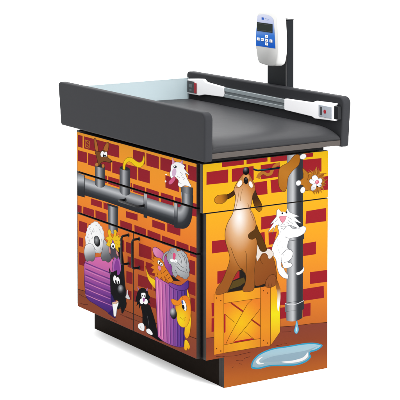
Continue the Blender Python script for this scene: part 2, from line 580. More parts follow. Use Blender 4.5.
# shaggy white dog
FUR = ('rad', (92.4, 233), (17, 24), [(0, '#ffffff'), (.6, '#f4f4f5'), (.85, '#c9cacc'), (1, '#a4a5a8')])
F.poly(FUR, *shaggy([(85.2, 240), (86.6, 232.4), (88, 227), (91.8, 223.4), (96, 221.6), (99.4, 224.4), (102.6, 229), (104.2, 237.6), (103.4, 245), (102.6, 251), (98, 252.8), (92, 250), (87, 246.6)], .55, 3, 3), line='#a4a5a9', w=.3)
rs = random.Random(11)
for k in range(34):
    a, r = rs.uniform(0, 6.28), rs.uniform(.3, .95)
    x, y = 94.6+7.6*r*math.cos(a), 236.6+13*r*math.sin(a)
    if math.hypot((x-97)/3.6, (y-241.2)/6.2) > 1.05:
        F.stroke(rs.choice(['#b4b5b9', '#c6c7ca', '#8f9095']), [(x, y), (x+1.1*math.cos(a)+rs.uniform(-.3, .3), y+1.5*math.sin(a)+rs.uniform(-.3, .3))], .28)
F.strokes('#9b9ca0', .35, [(89, 230), (90.6, 227)], [(91.4, 234), (93, 230)], [(87.6, 238), (88.4, 234)], [(99.4, 229), (100.6, 232.4)], [(95.4, 225), (97.4, 226.2)], [(88.4, 243.6), (90, 240)], [(101, 238), (102, 242)], [(100, 247), (101.6, 250)], [(94.4, 248), (96.6, 250.6)], [(92, 239), (93, 236.4)])
F.oval(('rad', (96.4, 240), (3.6, 6), [(0, '#a8aaad'), (.45, '#6d6f73'), (.8, '#2a2b2e'), (1, '#131315')]), 97, 241.2, 2.9, 5.4, -12, line='#131315')
F.blob(('lin', (87, 245), (92, 262), ['#f2f2f3', '#d0d1d4', '#8c8d92', '#55565b']), (86, 245), (91.6, 244), (95, 249.6), (94.8, 258.4), (92.4, 261.4), (89.6, 260.4), (87.2, 261.6), (85, 257.6), (84.3, 250.6), line='#55565b', w=.35)
F.blob(('lin', (101, 242), (110, 262), ['#c5c6c9', '#a0a1a6', '#6c6d72', '#4a4b50']), (104, 239.6), (107.8, 244.4), (111, 251.6), (111.4, 259.4), (108.4, 262.4), (105.4, 260.6), (102.6, 260.6), (101, 256), (102.6, 249), line='#44454a', w=.35)
# yellow tufted face, black coat
F.blob('#16151a', (119, 244), (122.4, 252), (123.8, 262), (124.8, 280), (126.4, 296), (125.2, 308), (122, 313.6), (120.6, 306), (117, 309), (117.4, 300), (112, 300), (110.6, 290), (110.4, 276), (112, 272), (118.6, 275), (121, 268), (119.6, 258), (117.4, 254))
F.blob('#4a4550', (109, 244), (112, 240), (116.6, 242), (118.4, 250), (117.6, 259), (114.6, 257), (111.6, 258.6), (109.8, 252))
tuft = [(106.2, 245), (108.4, 240.6), (105.6, 238), (108.8, 236.4), (107.6, 231), (109.8, 229.2), (111.4, 231.6), (110.8, 235), (113, 238.4), (114.4, 232.6), (113.6, 230.4), (116, 229.6), (117, 232), (115.8, 236.6), (119.4, 234.4), (118.2, 237.4), (121.6, 237), (119.6, 240.4), (122.4, 242), (119.8, 244), (121.6, 247.4), (118.4, 247.4), (118.8, 252), (115.8, 248.6), (114, 241.6), (111, 243.4), (109.6, 249.6), (108.6, 246)]
F.poly('#f2c51c', *tuft, line='#9c7410', w=.35)
F.strokes('#b48a14', .35, [(112, 239), (109, 243)], [(113, 239), (112, 243)], [(115, 240), (118, 241)], [(115.4, 243), (118.6, 245)])
F.blob('#9158a8', (112, 243), (113, 239.6), (114.2, 243.4))
F.oval('#ffffff', 113.2, 245.8, 2.1, 3, -8, line='#1a1a1a', w=.3)
F.oval('#111111', 113.3, 246.4, 1, 1.3)
F.blob('#d98f8a', (109.4, 246.4), (110.8, 250), (110.4, 254.4), (109, 250.4), line='#4a2a2a', w=.3)
F.blob('#d98f8a', (116.4, 250), (118.4, 253), (118.6, 256.6), (116.6, 254), line='#4a2a2a', w=.3)
# black dog in front
F.blob('#101013', (109, 267.4), (111.6, 272.6), (114, 271.4), (117, 270.4), (117.4, 274.6), (121.6, 277), (124, 284), (125, 291), (123.4, 297), (119, 299), (114, 300.6), (111.4, 297), (110.4, 286), (110.2, 277))
F.blob('#5b5660', (110, 270), (111.4, 273), (110.8, 275))
F.oval('#ffffff', 115.2, 279.4, 1.7, 4, -6)
F.oval('#ffffff', 118.2, 280.6, 1.7, 3.6, -10)
F.oval('#101013', 116, 281.4, .8, 1.6)
F.oval('#101013', 118.6, 282.4, .8, 1.5)
F.oval(('rad', (120.6, 288), (3.6, 5.4), ['#c8c8cc', '#8f9095', '#4a4b50', '#1a1a1d']), 121, 289.6, 3.4, 5, -6)
F.blob('#2b1d5e', (111.4, 294), (114, 300), (111.6, 304), (110.8, 300))
F.poly('#e9bda0', (112.2, 302.6), (119.4, 300.6), (116.6, 305.6), (113, 306.4))
F.blob('#ffffff', (112.6, 304), (116, 304), (119.4, 301.4), (117.2, 308), (116.2, 315.6), (114, 316), (113.4, 310), line='#77777c', w=.3)
F.poly('#101013', (118.4, 300), (123.8, 296), (126.8, 303), (126, 308.6), (124.2, 305), (123, 313.8), (120.8, 307.4), (118, 310), (118.6, 304))
F.blob('#d9d9dc', (125.6, 297), (126.6, 294.6), (127, 290.4), (128, 290), (128.2, 294), (130, 298), (129.4, 299.4), (126.8, 298.4), line='#6c6c70', w=.3)
F.poly('#2c1a5c', (112.4, 309), (113.6, 316), (116.2, 317), (115, 318.4), (111.6, 316), (108, 313.4))
# long-haired black cat sitting
F.poly('#0f0e11', (136.2, 297), (137.6, 291.6), (139.6, 289), (142, 287.6), (145, 288.4), (147.6, 290.6), (148.6, 294.6), (150.4, 297), (149.2, 299.4), (150.6, 303.6), (148.4, 302.8), (148.6, 307.6), (146, 306.6), (143, 307.4), (140.8, 305.6), (139.2, 308.8), (138.8, 304), (136.4, 306), (137.4, 301.6), (135.4, 301.6))
F.poly('#b06aa8', (137.4, 286.4), (139.4, 289), (138.2, 290.6))
F.poly('#b06aa8', (147.8, 287.6), (147.4, 291.2), (145.8, 290))
F.blob('#ffffff', (141.4, 293.6), (143, 292.8), (145.4, 293.4), (145, 298.6), (142.2, 298.6))
F.oval('#ffffff', 141.9, 301.2, 2.1, 2.8)
F.oval('#ffffff', 145.8, 301.8, 2, 2.8)
F.oval('#1a1a1a', 142.6, 295.6, .45, .8)
F.oval('#1a1a1a', 144.6, 296, .45, .8)
F.blob('#a45a9c', (142.8, 298), (145, 298.4), (144.4, 301.6), (143.4, 301.6))
F.blob('#0f0e11', (141.4, 306), (149, 304.6), (152.4, 312), (155.4, 322), (157.4, 331), (160.6, 336), (166, 337.6), (169.2, 339), (168, 341.4), (160, 341), (151.6, 336), (147, 333), (146, 326), (142.8, 325.4), (142.4, 314))
F.blob('#ffffff', (138.6, 324), (142.6, 323), (144.6, 326.6), (143.8, 330.8), (140.6, 330), (138.2, 327.4), line='#77777c', w=.3)
F.blob('#ffffff', (146.6, 329.4), (149.4, 328.8), (152.6, 333), (152, 335), (148.6, 333.8), (146.6, 332), line='#77777c', w=.3)
F.strokes('#5a5a5f', .3, [(147.4, 316), (148.6, 322), (148, 327)], [(140, 326), (141.4, 328.6)])
# yellow tail beside the right bin
F.blob(('lin', (146, 266), (155, 290), ['#d98a1c', '#f2b81c', '#f7d418', '#e8961c']), (145.4, 266), (147.2, 271), (150.2, 276.6), (155.6, 281), (156, 289), (151.6, 284.6), (147.4, 277), line='#8a5210', w=.3)
# right bin
CAN2 = ('lin', (156, 310), (187, 310), ['#d873b2', '#d06cb0', '#a858a4', '#86479c', '#5f358c', '#45287a'])
F.poly(CAN2, *([(155.2, 275)]+spline([(157, 277), (163, 280.6), (172, 285.4), (181, 288.6), (188, 286.4)], False)+[(187.6, 300), (185.6, 330)]+spline([(184.6, 346.4), (179.6, 347.2), (171, 345), (163, 341), (158, 336.6)], False)+[(156.6, 310)]), line='#3f1d55')
for k, (xt, yt, xb, yb) in enumerate(((157.6, 280, 159.6, 336), (161, 282, 162.8, 339), (164.6, 284, 166.2, 341.4), (168.4, 286, 169.6, 343.4), (172.4, 289, 173, 345), (176.4, 290.6, 176.4, 346), (180.2, 291, 179.6, 346), (183.8, 290, 182.4, 345.4))):
    F.stroke(['#f09ac6', '#ec92c4', '#c878b8', '#b46cb4', '#9a5cae', '#8450a6', '#6d44a0', '#5c3a94'][k], [(xt, yt), (xb, yb)], 1.0)
    F.stroke(['#a04f90', '#984b90', '#7a3f88', '#6c3a86', '#5a3080', '#4a2878', '#3c2270', '#332066'][k], [(xt+1.1, yt+.3), (xb+1, yb+.3)], .7)
F.blob(('lin', (170, 284), (189, 284), ['#8d489c', '#6a3a98', '#4c2c86']), (170, 282.6), (180, 285.6), (187.6, 280.6), (188.6, 283), (188.2, 288), (183, 290.4), (176, 289.4), (170, 286), line='#33185c')
# pink lid
F.blob(('lin', (154, 256), (172, 262), ['#e08cb8', '#cf70a8', '#a8509c', '#8a3f94']), (152.8, 249), (155.4, 247.2), (160.4, 250), (166.6, 257), (171.6, 266), (173.4, 273.4), (171, 276), (166.4, 270), (159, 260.6), (154, 254), line='#6a2c5c')
F.poly('#141216', (164.4, 270), (170, 274.4), (181, 281.4), (172, 280.6), (166.4, 277))
# grey tabby
F.poly(('rad', (180, 262), (13, 17), ['#cfd1d3', '#c2c5c7', '#aeb1b4', '#989b9e']), *shaggy([(166.4, 252.6), (169.6, 251), (170.4, 248.8), (175.4, 248), (177.4, 251.4), (181.4, 250.4), (185, 253), (187.8, 258.6), (189.4, 267), (189, 275.6), (185.8, 279), (181, 276.8), (177.4, 274.6), (175.6, 277.4), (172.4, 272.6), (171.6, 265), (168.4, 262.4)], .5, 3, 5), line='#55585b', w=.4)
F.blob('#a9acae', (168.6, 252.6), (165.6, 254.6), (164, 259), (164.4, 264.4), (163, 263), (162.8, 257), (165.6, 252.4), line='#55585b', w=.35)
F.oval('#ffffff', 172.2, 260.4, 2, 1.6, 20)
F.oval('#ffffff', 175.6, 261, 1.7, 1.6)
F.blob('#e2527f', (173.2, 253.6), (175.2, 253), (175.8, 256), (174.6, 259.6), (173, 258.4))
for k in range(16):
    x, y = 177+rs.uniform(-3, 10), 264+rs.uniform(-9, 9)
    F.stroke('#6d7073', [(x, y), (x+.9, y+rs.uniform(.8, 1.8))], .3)
F.strokes('#5c5f62', .4, [(178, 254), (181, 258), (182, 264)], [(181, 253), (184.4, 257.6), (185.4, 263)], [(184, 254.6), (186.4, 259), (187, 265)], [(177.6, 262), (180.6, 266), (184, 268)], [(176.6, 266), (180, 270), (185, 272)], [(186, 268), (187.6, 273)], [(175.4, 270), (177, 273)], [(170.4, 251.6), (171.6, 253.6)], [(173, 250), (173.4, 251.6)])
# orange cat
F.poly('#e0801e', (150.8, 257.6), (154.6, 258.6), (153.6, 256), (157, 257.6), (160.4, 258), (163.6, 262), (165.4, 267), (169.6, 273.4), (173.4, 280.4), (171.4, 282.8), (168.6, 282), (164.4, 276), (166, 281.6), (163.6, 281), (161.6, 277), (159.6, 279.4), (157.4, 276.4), (154.4, 277), (155.4, 273.6), (152, 272.6), (154, 269.6), (150.6, 267.4), (153.8, 265.4), (150.6, 262.6), (154, 261.8), line='#7d4310', w=.35)
F.strokes('#5e3010', .45, [(166.4, 270), (163.6, 272.6)], [(168.6, 273.6), (166, 276)], [(170.4, 277), (168, 279)], [(157, 272), (158, 275)], [(161, 271), (161.6, 274)])
F.oval('#ffffff', 159.2, 262.4, 1.4, 2.2, -18, line='#1a1a1a', w=.3)
F.oval('#ffffff', 161.6, 264.4, 1.4, 2, -18, line='#1a1a1a', w=.3)
F.oval('#111111', 159.6, 263, .6, .9)
F.oval('#111111', 161.4, 264.8, .6, .8)
F.blob('#e688b0', (158.2, 265.8), (160.4, 266), (161.4, 268.6), (160, 270.8), (158.4, 268.8), line='#7a3a50', w=.3)
# orange dog peeping from behind the bin
F.blob(('lin', (187, 290), (188, 340), ['#f7c41a', '#f2a81c', '#f7d41a', '#f09a1c']), (187, 289.6), (189, 294), (190.6, 303), (191.4, 316), (190.4, 330), (189, 336), (186.8, 338.6), (184.6, 335), (185, 328), (187, 320), (188, 306), line='#9c5c10', w=.35)
F.blob(('rad', (181, 320), (13, 22), ['#f9de1c', '#f7c81c', '#f5a51e', '#ef7e1e']), (180.6, 298), (183.4, 295.8), (187, 296), (189.8, 300), (191, 308), (190.4, 317), (188, 324.4), (184.4, 327.4), (180.4, 326), (177.6, 321.4), (176.4, 313), (175.6, 306), (179, 303.4), line='#9c5c10', w=.35)
F.blob('#f28c1e', (171.4, 299.4), (174, 299.2), (178, 300.6), (181.6, 296.6), (183, 299), (180.6, 304), (176, 305.6), (172.4, 303.4), line='#9c5c10', w=.35)
F.oval('#ffffff', 184.4, 305.4, 2, 5.6, -14, line='#4a2c10', w=.3)
F.oval('#151515', 183.4, 307, 1.2, 2.6, -14)
F.oval('#3f62b4', 182.6, 302.2, .8, 2.2, -18)
F.oval(('rad', (172.6, 311), (4.6, 7), ['#d4d5d8', '#9c9da1', '#4a4b50', '#17171a']), 173.6, 313.6, 3.4, 5.6, -8)
F.strokes('#a8640f', .35, [(180, 317), (183, 319.4), (186, 317)], [(184, 321), (185.4, 319)])
F.blob(('lin', (185, 340), (188, 350), ['#f7d41a', '#f5a81c']), (185, 340), (187.4, 340.6), (190, 346), (189, 349.6), (187.6, 348.4), (186.4, 350.6), (184.4, 349), (184.4, 344), line='#9c5c10', w=.35)

# ------------------------------------------------------------------ side artwork: crate, dog, drainpipe, cats and a puddle
S = Art()
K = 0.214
S.poly(('lin', (265, 150), (275, 345), [(0, '#fbc81c'), (.2, '#fdc024'), (.45, '#fbab2a'), (.7, '#f08c30'), (.88, '#d8752f'), (1, '#b96430')]),
       (190, 150), (345, 130), (345, 400), (190, 400))
BS = ('lin', (265, 150), (275, 330), ['#a8242e', '#aa2630', '#a6242e', '#a02430'])
for b in ([(222, 161.6), (243.8, 159.2), (243.8, 164.6), (222, 167.2)], [(246.4, 158.8), (267.4, 156.2), (267.4, 161.6), (246.4, 164.2)],
          [(270.6, 155.8), (287, 153.8), (287, 160.4), (270.6, 162.2)], [(303, 153.6), (313, 152.6), (313, 156.4), (303, 157.8)],
          [(206.6, 172.4), (228.4, 169.4), (228.4, 182.4), (206.4, 184.8)], [(231.8, 168.8), (253.6, 166.2), (253.6, 180), (231.8, 181.8)],
          [(260.6, 165.4), (280, 162.4), (280, 176.6), (260.6, 179.6)],
          [(252, 182.8), (267, 180.8), (267.6, 194), (254, 195.6)], [(270.4, 180.4), (286, 178), (286, 191.4), (271.4, 193.2)],
          [(302.6, 160), (321.4, 158), (321.4, 171.6), (302.6, 173.4)], [(311, 178.4), (328.6, 176), (328.6, 189.4), (318, 190.6)],
          [(306.2, 211), (326.2, 208), (326.2, 221), (305.6, 223.8)], [(261.4, 217), (276, 215), (276, 227), (261, 229.6)],
          [(260.4, 232.6), (264.6, 232), (265.4, 245), (262, 244)], [(268.6, 232.6), (277, 231.4), (274, 244), (268.6, 245)],
          [(211.8, 241), (226, 239.6), (228, 251.6), (211.8, 253.4)], [(217.4, 271.4), (238, 268.4), (238, 279), (217.4, 283.8)],
          [(303, 243.8), (316, 241.6), (316, 254), (303, 256)], [(310, 272), (329, 269.6), (329, 281.8), (310, 284)],
          [(303, 289), (323.8, 286), (323.8, 298), (303, 301)], [(303, 304), (310.4, 303), (310.4, 315.6), (303, 317)],
          [(211.6, 303), (214.6, 302.6), (214.6, 316), (211.6, 316.4)], [(211.6, 318.6), (214.6, 318.2), (214.6, 331.6), (211.6, 332)],
          [(279.6, 292.4), (287, 291.6), (287, 304.6), (279.6, 305.4)], [(258, 249), (272, 247), (272, 255), (258, 257)], [(270, 309), (287, 307), (287, 318), (270, 320)]):
    S.poly(BS, *[(x+random.uniform(-.2, .2), y+random.uniform(-.2, .2)) for x, y in b])
# floor
S.poly(('lin', (262, 330), (268, 388), ['#8f4636', '#96492f', '#a9552f', '#c66a2e', '#d4792f']), (190, 337.4), (206, 337.8), (214, 337), (282, 327), (305, 324.8), (345, 320.6), (345, 400), (190, 410))
S.stroke('#4a2118', [(203, 337.8), (208, 338.2), (214, 337.2)], .5)
S.stroke('#4a2118', [(279, 327), (295, 325.8), (312, 323.6), (329, 322.2)], .5)
S.strokes('#5e2b20', .45, [(226, 356.2), (234, 356), (244, 353.6), (251, 352)], [(236, 360.2), (240, 361), (243, 360.6)], [(239, 363.6), (242, 364.2)], [(232, 367.4), (234, 366.8)], [(216, 356.4), (222, 356.8), (226, 356)], [(282, 332), (291, 331.6)], [(275, 346), (282, 344.6)], [(284, 343), (287, 343.4)], [(244, 358.4), (250, 356.6)])
# puddle and drop
S.blob('#3aa6cc', (251, 366), (253, 360), (260, 353.4), (272, 348.4), (286, 346.2), (300, 343.8), (312, 342.6), (321, 344.2), (322.2, 346.4), (317, 350.4), (310, 352.8), (311, 357), (306, 362), (296, 365.4), (282, 366), (270, 366.4), (259, 369), (252.4, 368.6))
S.blob(('lin', (285, 346), (287, 365), ['#a9d2e4', '#b2d3e0', '#a9c2cf', '#9dbccb']), (252.4, 365.8), (254.4, 360.4), (261, 354.4), (273, 349.6), (287, 347.4), (301, 345), (312, 344), (319.8, 345.2), (320.4, 346.4), (315.6, 349.2), (308.6, 351.6), (309.4, 356.8), (304.8, 360.8), (295.4, 364), (282, 364.6), (270, 365), (259, 367.4), (253.6, 367))
S.blob('#9cb9c9', (262, 361.6), (272, 356.6), (290, 353.4), (306, 350.4), (318, 346), (310, 351), (308, 356), (298, 359.6), (280, 361.4))
S.blob('#ffffff', (256, 361.6), (258.6, 358.6), (263, 356.8), (259.4, 360), (260, 362.6), (264, 363.4), (258.6, 364.4))
S.blob('#ffffff', (281, 361.8), (292, 360.6), (303, 357.4), (307.6, 352.4), (307.6, 356.6), (302, 360.8), (290, 363), n=4)
S.blob('#86c9e2', (296.7, 320), (298, 326), (298.6, 330), (297, 333.4), (295.2, 333), (294.3, 330.4), (295.4, 326), line='#3a8fb4', w=.4)
S.oval('#d8f0f8', 296.6, 329.4, .6, 2.2)
# drainpipe
DP = ('lin', (286.6, 230), (303.2, 230), [(0, '#75777b'), (.18, '#a9abae'), (.38, '#d0d1d4'), (.52, '#8e9094'), (.62, '#46494e'), (.75, '#35383d'), (1, '#3b3d42')])
S.poly(DP, (287, 150), (303, 148), (302.8, 310), (286.4, 312))
S.poly(DP, (287, 231.5), (303.8, 229.4), (303.9, 239), (287, 241.2), line='#2f3135', w=.4)
S.poly(DP, (284.9, 303.2), (303.7, 300.4), (303.9, 309), (285, 312), line='#3a3c40', w=.4)
S.stroke('#dcdde0', [(284.9, 303.4), (290, 304.8), (297, 303.8), (303.8, 300.6)], .7, curve=True)
S.poly(DP, *([(286.2, 311.8), (302.6, 309.2), (302.4, 317.4)]+spline([(302.4, 318), (297, 320.6), (291, 321.4), (286.4, 320.4)], False)))
# pole with wavy tail
S.stroke('#c07a30', [(257.6, 178.2), (259.4, 174.6), (263, 172.8), (267.4, 174.8), (270.6, 173.6), (272.6, 169.4), (275.4, 165.4), (280, 163.6)], 3.1, curve=True)
S.stroke('#7a4818', [(259.2, 178.8), (261, 175.8), (263.4, 174.4), (267.4, 176.4), (271.6, 174.8)], .35, curve=True)
S.poly('#0e222c', (253.4, 168.2), (258, 169.6), (268, 168.4), (282.6, 166.4), (282.6, 168.4), (268, 170.4), (258, 171.4), (253.4, 170.2))
S.stroke('#2f7d92', [(253.6, 168.6), (258, 170), (270, 168.8)], .4)
# orange cat hanging on the pipe
S.blob(('lin', (280, 190), (296, 158), ['#b9701f', '#c67f2c', '#b8701f']), (300, 158.4), (299, 154.8), (294.4, 155.4), (288, 162.6), (281, 166.6), (278.6, 172), (278.4, 183), (280.4, 189.4), (284.4, 191.6), (286.8, 187.4), (288, 178), (292.4, 171), (298.6, 165), line='#6a3c10', w=.4)
S.blob('#c27a28', (302.6, 168.4), (306.6, 171.4), (309.8, 174.4), (313, 180), (311.4, 188), (307, 190.6), (302.6, 189), (303.6, 185.6), (299.4, 184.4), (299.6, 181), (303.4, 177), line='#6a3c10', w=.4)
S.blob('#bd7628', (306.6, 177), (310, 174.4), (314.6, 172.6), (319, 173.4), (322.4, 176), (323.2, 181), (322.4, 187), (319.6, 190.6), (314.4, 191.6), (309.6, 190.4), (307, 186))
rs = random.Random(4)
for k in range(26):
    a = math.radians(-118+k*9.6)
    cx, cy = 315+5.5*math.cos(a), 181.6+6.5*math.sin(a)
    L = rs.uniform(4.6, 8.2)*(1.15 if a < -.6 else .85)
    b = a+rs.uniform(-.35, .35)
    S.stroke(['#bd7628', '#c98434', '#a9661f'][k % 3], [(cx, cy), (cx+L*.55*math.cos(a), cy+L*.55*math.sin(a)), (cx+L*math.cos(b), cy+L*math.sin(b))], taper=(2.2, .25))
    if k % 2:
        S.stroke('#6a3c10', [(cx+1.2*math.cos(a), cy+1.2*math.sin(a)), (cx+L*.9*math.cos(b), cy+L*.9*math.sin(b))], .22)
S.strokes('#6a3c10', .35, [(307.6, 172.6), (308.6, 176.4), (307.2, 180)])
MZ = ('rad', (315.6, 181.4), (7.6, 8.4), ['#ffffff', '#ffffff', '#fafafa', '#dcdce0'])
S.blob(MZ, (313, 175.6), (315.6, 175.2), (317.6, 177.4), (318.2, 178.6), (320.4, 178.2), (322, 180), (321.6, 182.4), (320.6, 183), (321.4, 185), (319.8, 187), (317.6, 186.6), (316, 185.6), (315.6, 188.4), (313.2, 190.4), (311, 189.8), (310.8, 187), (312.4, 184.4), (310, 183), (309, 181), (310, 179.2), (311.8, 179.2), (311.6, 177.2), line='#8f8f96', w=.3, n=4)
S.strokes('#9a9aa0', .3, [(312, 179.4), (314, 180.8)], [(318.2, 178.8), (317.4, 180.2)], [(312.6, 184.2), (314.8, 183.2)], [(316.2, 185.4), (316.4, 183.8)], [(320.4, 183), (318.6, 182.8)], [(312.6, 187), (314.4, 187.6)])
S.oval(('rad', (316.2, 181.4), (2.2, 2.6), ['#ffc4cc', '#f48a9e', '#e0607c']), 316.8, 182, 1.7, 2.1, 20, line='#a84a5c', w=.25)
S.oval('#1c1c1e', 317.5, 186.4, .7, .6)
S.oval('#1c1c1e', 319.9, 185.6, .5, .6)
S.oval('#ffffff', 303, 156.6, 3.4, 2.6, -25, line='#85858a', w=.35)
S.oval('#ffffff', 298.4, 183, 2.5, 2.8, 40, line='#85858a', w=.35)
S.oval('#ffffff', 302.7, 190, 2.4, 3.2, 15, line='#85858a', w=.35)
# white cat hugging the pipe
LN = '#707076'
S.blob('#ffffff', (278, 226), (288, 224.6), (292.6, 228.4), (299, 227.6), (303.4, 226), (306, 228), (304.4, 233), (298, 236.8), (290.4, 238.6), (288, 243), (287.6, 248), (291, 250), (293, 253), (291.6, 258), (288, 262), (291.4, 263.4), (292, 266), (288, 268), (282, 267.4), (281.4, 262), (283.6, 268), (285.8, 272.4), (288, 275), (288, 278.6), (283, 277.6), (278.8, 273), (276.8, 266), (276, 260), (272.6, 254), (272, 248), (275, 240.6), (279, 233), line=LN, w=.4)
S.strokes(LN, .4, [(281.4, 255), (286, 249.8), (291.4, 249.6)], [(281.6, 262), (281.8, 257.4)], [(284, 262.4), (288, 261.6)], [(286, 237.6), (289.6, 238.4)], [(281, 228), (283.6, 229.4), (285.4, 227.4)])
S.poly('#ffffff', (289, 211.8), (299.4, 216.4), (294, 216.8), (301.8, 223.6), (294.6, 221.2), (301, 229.4), (290, 225), (284, 227), (276, 225), (272, 234.4), (274.4, 226.6), (267.8, 232), (274, 222.4), (270, 224.6), (276.4, 216.4), (276.6, 210.4), (278.6, 209), (281.6, 212.2), (285.6, 212), (287.6, 208.2), line=LN, w=.35)
S.oval('#ffffff', 282.8, 219, 6.6, 7.4)
for k in range(12):
    x, y = 278+rs.uniform(-2, 8), 231+k*2.6
    S.stroke('#c9c9ce', [(x, y), (x-.5, y+1.6)], .3)
S.strokes('#8a8a90', .35, [(279, 223.4), (278.4, 226)], [(286.4, 222), (289, 224)], [(277.6, 219.6), (275, 222)], [(288, 217.4), (292, 219.4)], [(288, 220.4), (292.6, 223.6)])
S.poly('#f29aac', (279, 216.8), (281, 216.2), (286.6, 216), (284.6, 221), (282.4, 223.2), (280.6, 220.6), line='#a84a5c', w=.35)
S.oval('#1a1a1c', 282.2, 213.3, .8, 1)
S.oval('#1a1a1c', 286.4, 212.4, .9, 1.1)
S.stroke(LN, [(280.6, 225.4), (282.6, 223.6), (285, 225)], .35)
S.blob('#ffffff', (296, 272.8), (299.6, 271.6), (302.6, 269), (303.6, 266.6), (304, 270.4), (301.4, 273.6), (297.4, 275.2), line=LN, w=.35)
# crate
WOOD = ('rad', (241, 323), (25, 27), [(0, '#fbc81e'), (.4, '#f9b324'), (.75, '#f4952a'), (1, '#f0852c')])
CL = '#7a4a12'
S.poly('#27221f', (228, 291), (232, 282), (237, 271.6), (243, 268), (247, 275), (247, 284), (254, 284.6), (266, 281), (270, 285.6), (260, 288), (226, 293))
S.poly('#5d4a22', (229, 289.6), (233, 281.4), (244, 277.4), (245.4, 282), (240, 286))
S.poly('#b0282f', (232.6, 280.6), (237.6, 271.6), (239.4, 271), (239.4, 277.6))
S.poly(WOOD, (222, 302), (262, 296), (262, 340), (222, 346))
S.stroke('#b3242c', [(231, 302.9), (243.4, 311.8)], 1.7)
S.stroke('#b3242c', [(251.2, 319.4), (260.6, 326.2)], 1.6)
S.poly('#b3242c', (223.9, 313.6), (225.5, 314.6), (225.5, 331.6), (223.9, 333.4))
S.poly('#b3242c', (232.6, 343.4), (235, 341.2), (252, 338.2), (255, 339.6))
S.strokes(CL, .45, [(226, 343.6), (230, 335), (247.4, 304), (252, 299.6)], [(232.6, 343), (247, 325.6), (260.4, 308.6)], [(225, 314.2), (234.4, 322.4)], [(231, 303), (243, 312.2)], [(251.2, 319.4), (260.4, 326.2)], [(244.6, 331.4), (253.8, 339)])
S.poly(('lin', (218, 294), (220, 354), ['#ee8c2c', '#f29a28', '#f4a626', '#f0922a']), (214, 294.6), (223.8, 293.1), (223.8, 353), (214, 354.8), line=CL)
S.poly(('lin', (224, 298), (261, 293), ['#f09a2a', '#f8b024', '#f2982a']), (223.8, 293.1), (260.5, 287.2), (260.5, 298), (223.8, 303.4), line=CL)
S.poly(('lin', (224, 348), (261, 342), ['#f0982a', '#f8b024', '#ee922c']), (223.8, 344.8), (260.5, 338.4), (260.5, 346.8), (223.8, 353), line=CL)
S.poly(('lin', (265, 286), (265, 346), ['#ea822e', '#ee8e2c', '#f29a28', '#ec8a2c']), (260.5, 287.2), (270.5, 285.4), (270.5, 345.4), (260.5, 346.8), line=CL)
S.poly(('lin', (274, 283), (276, 345), [(0, '#f79c30'), (.25, '#f9c020'), (.5, '#f7ea20'), (.75, '#f9c826'), (1, '#f09030')]), (270.5, 285.4), (275.6, 283), (280, 288), (280, 332), (270.5, 345.4), line=CL)
for x, y in ((216.6, 298), (220.8, 300.6), (216.6, 348.6), (220.8, 351), (263.4, 290.6), (267.6, 293), (263.4, 340.4), (267.6, 343)):
    S.oval('#6a3a12', x, y, .6, .7)
# howling dog
HAUNCH = ('lin', (257, 260), (276, 284), ['#9c5a28', '#965224', '#8a4a20'])
S.blob(HAUNCH, (254, 262), (257, 256), (263, 252.6), (268.4, 253), (272.4, 256.4), (275, 264), (276.4, 274), (275.8, 281.4), (266, 283.4), (254.4, 284.8), line='#4f2a10', w=.4)
S.blob('#f0e4da', (255.4, 243), (259, 247), (264, 248.6), (269.6, 249), (273.4, 253.4), (271, 258), (268.4, 258.4), (266.6, 254.4), (262.4, 253.4), (259, 258.6), (256.6, 260), line='#8a6a50', w=.3)
S.blob(HAUNCH, (260.4, 262), (260, 257), (262.4, 253.6), (266, 253.4), (268, 257), (266.6, 261.6), (263, 264))
S.stroke('#5c3210', [(262.6, 264), (260.2, 260), (261.4, 255), (265, 253.4), (267.8, 256)], .4)
S.blob('#98552a', (265.4, 286), (266, 280.4), (270, 275.4), (274, 274.6), (276.4, 278.4), (276, 284), (272, 287), (268, 287.4), line='#4f2a10', w=.4)
S.strokes('#4f2a10', .35, [(268, 283), (268.4, 286.4)], [(271, 283.4), (271.4, 286.6)])
S.blob(('lin', (276, 282), (279, 310), ['#8a4c20', '#a86a30', '#e8d4b4', '#ffffff', '#ffffff']), (275.8, 278), (279.4, 286), (280.4, 296), (279.4, 306), (278, 311.4), (277, 304), (277.4, 294), (275.4, 285))
BODY = ('rad', (239, 217), (27, 60), [(0, '#ffffff'), (.12, '#fbeee2'), (.34, '#e9bd92'), (.6, '#cf8a48'), (.85, '#ae682c'), (1, '#a05c26')])
S.blob('#4a2c16', (236.8, 185.4), (234, 190), (229.4, 193.6), (225, 195.4), (224.4, 199.6), (229, 198.6), (234.4, 195), (236.8, 191), line='#241408', w=.35)
S.blob(('lin', (214, 199), (228, 196), ['#d98c24', '#c47a22', '#5c3414']), (214.4, 199.4), (217, 195.8), (222, 194.8), (227, 194.8), (227.6, 198.4), (224, 202.6), (219, 204), (215.4, 202.6), line='#4a2a10', w=.35)
S.blob(('lin', (254, 192), (261, 211), ['#4a3322', '#4a2c16', '#6a4018', '#a8701f']), (251.4, 192), (254.4, 188.6), (257.4, 196), (261.4, 203.6), (262, 209), (259.4, 211.6), (256.4, 209.6), (253.4, 203), line='#241408', w=.35)
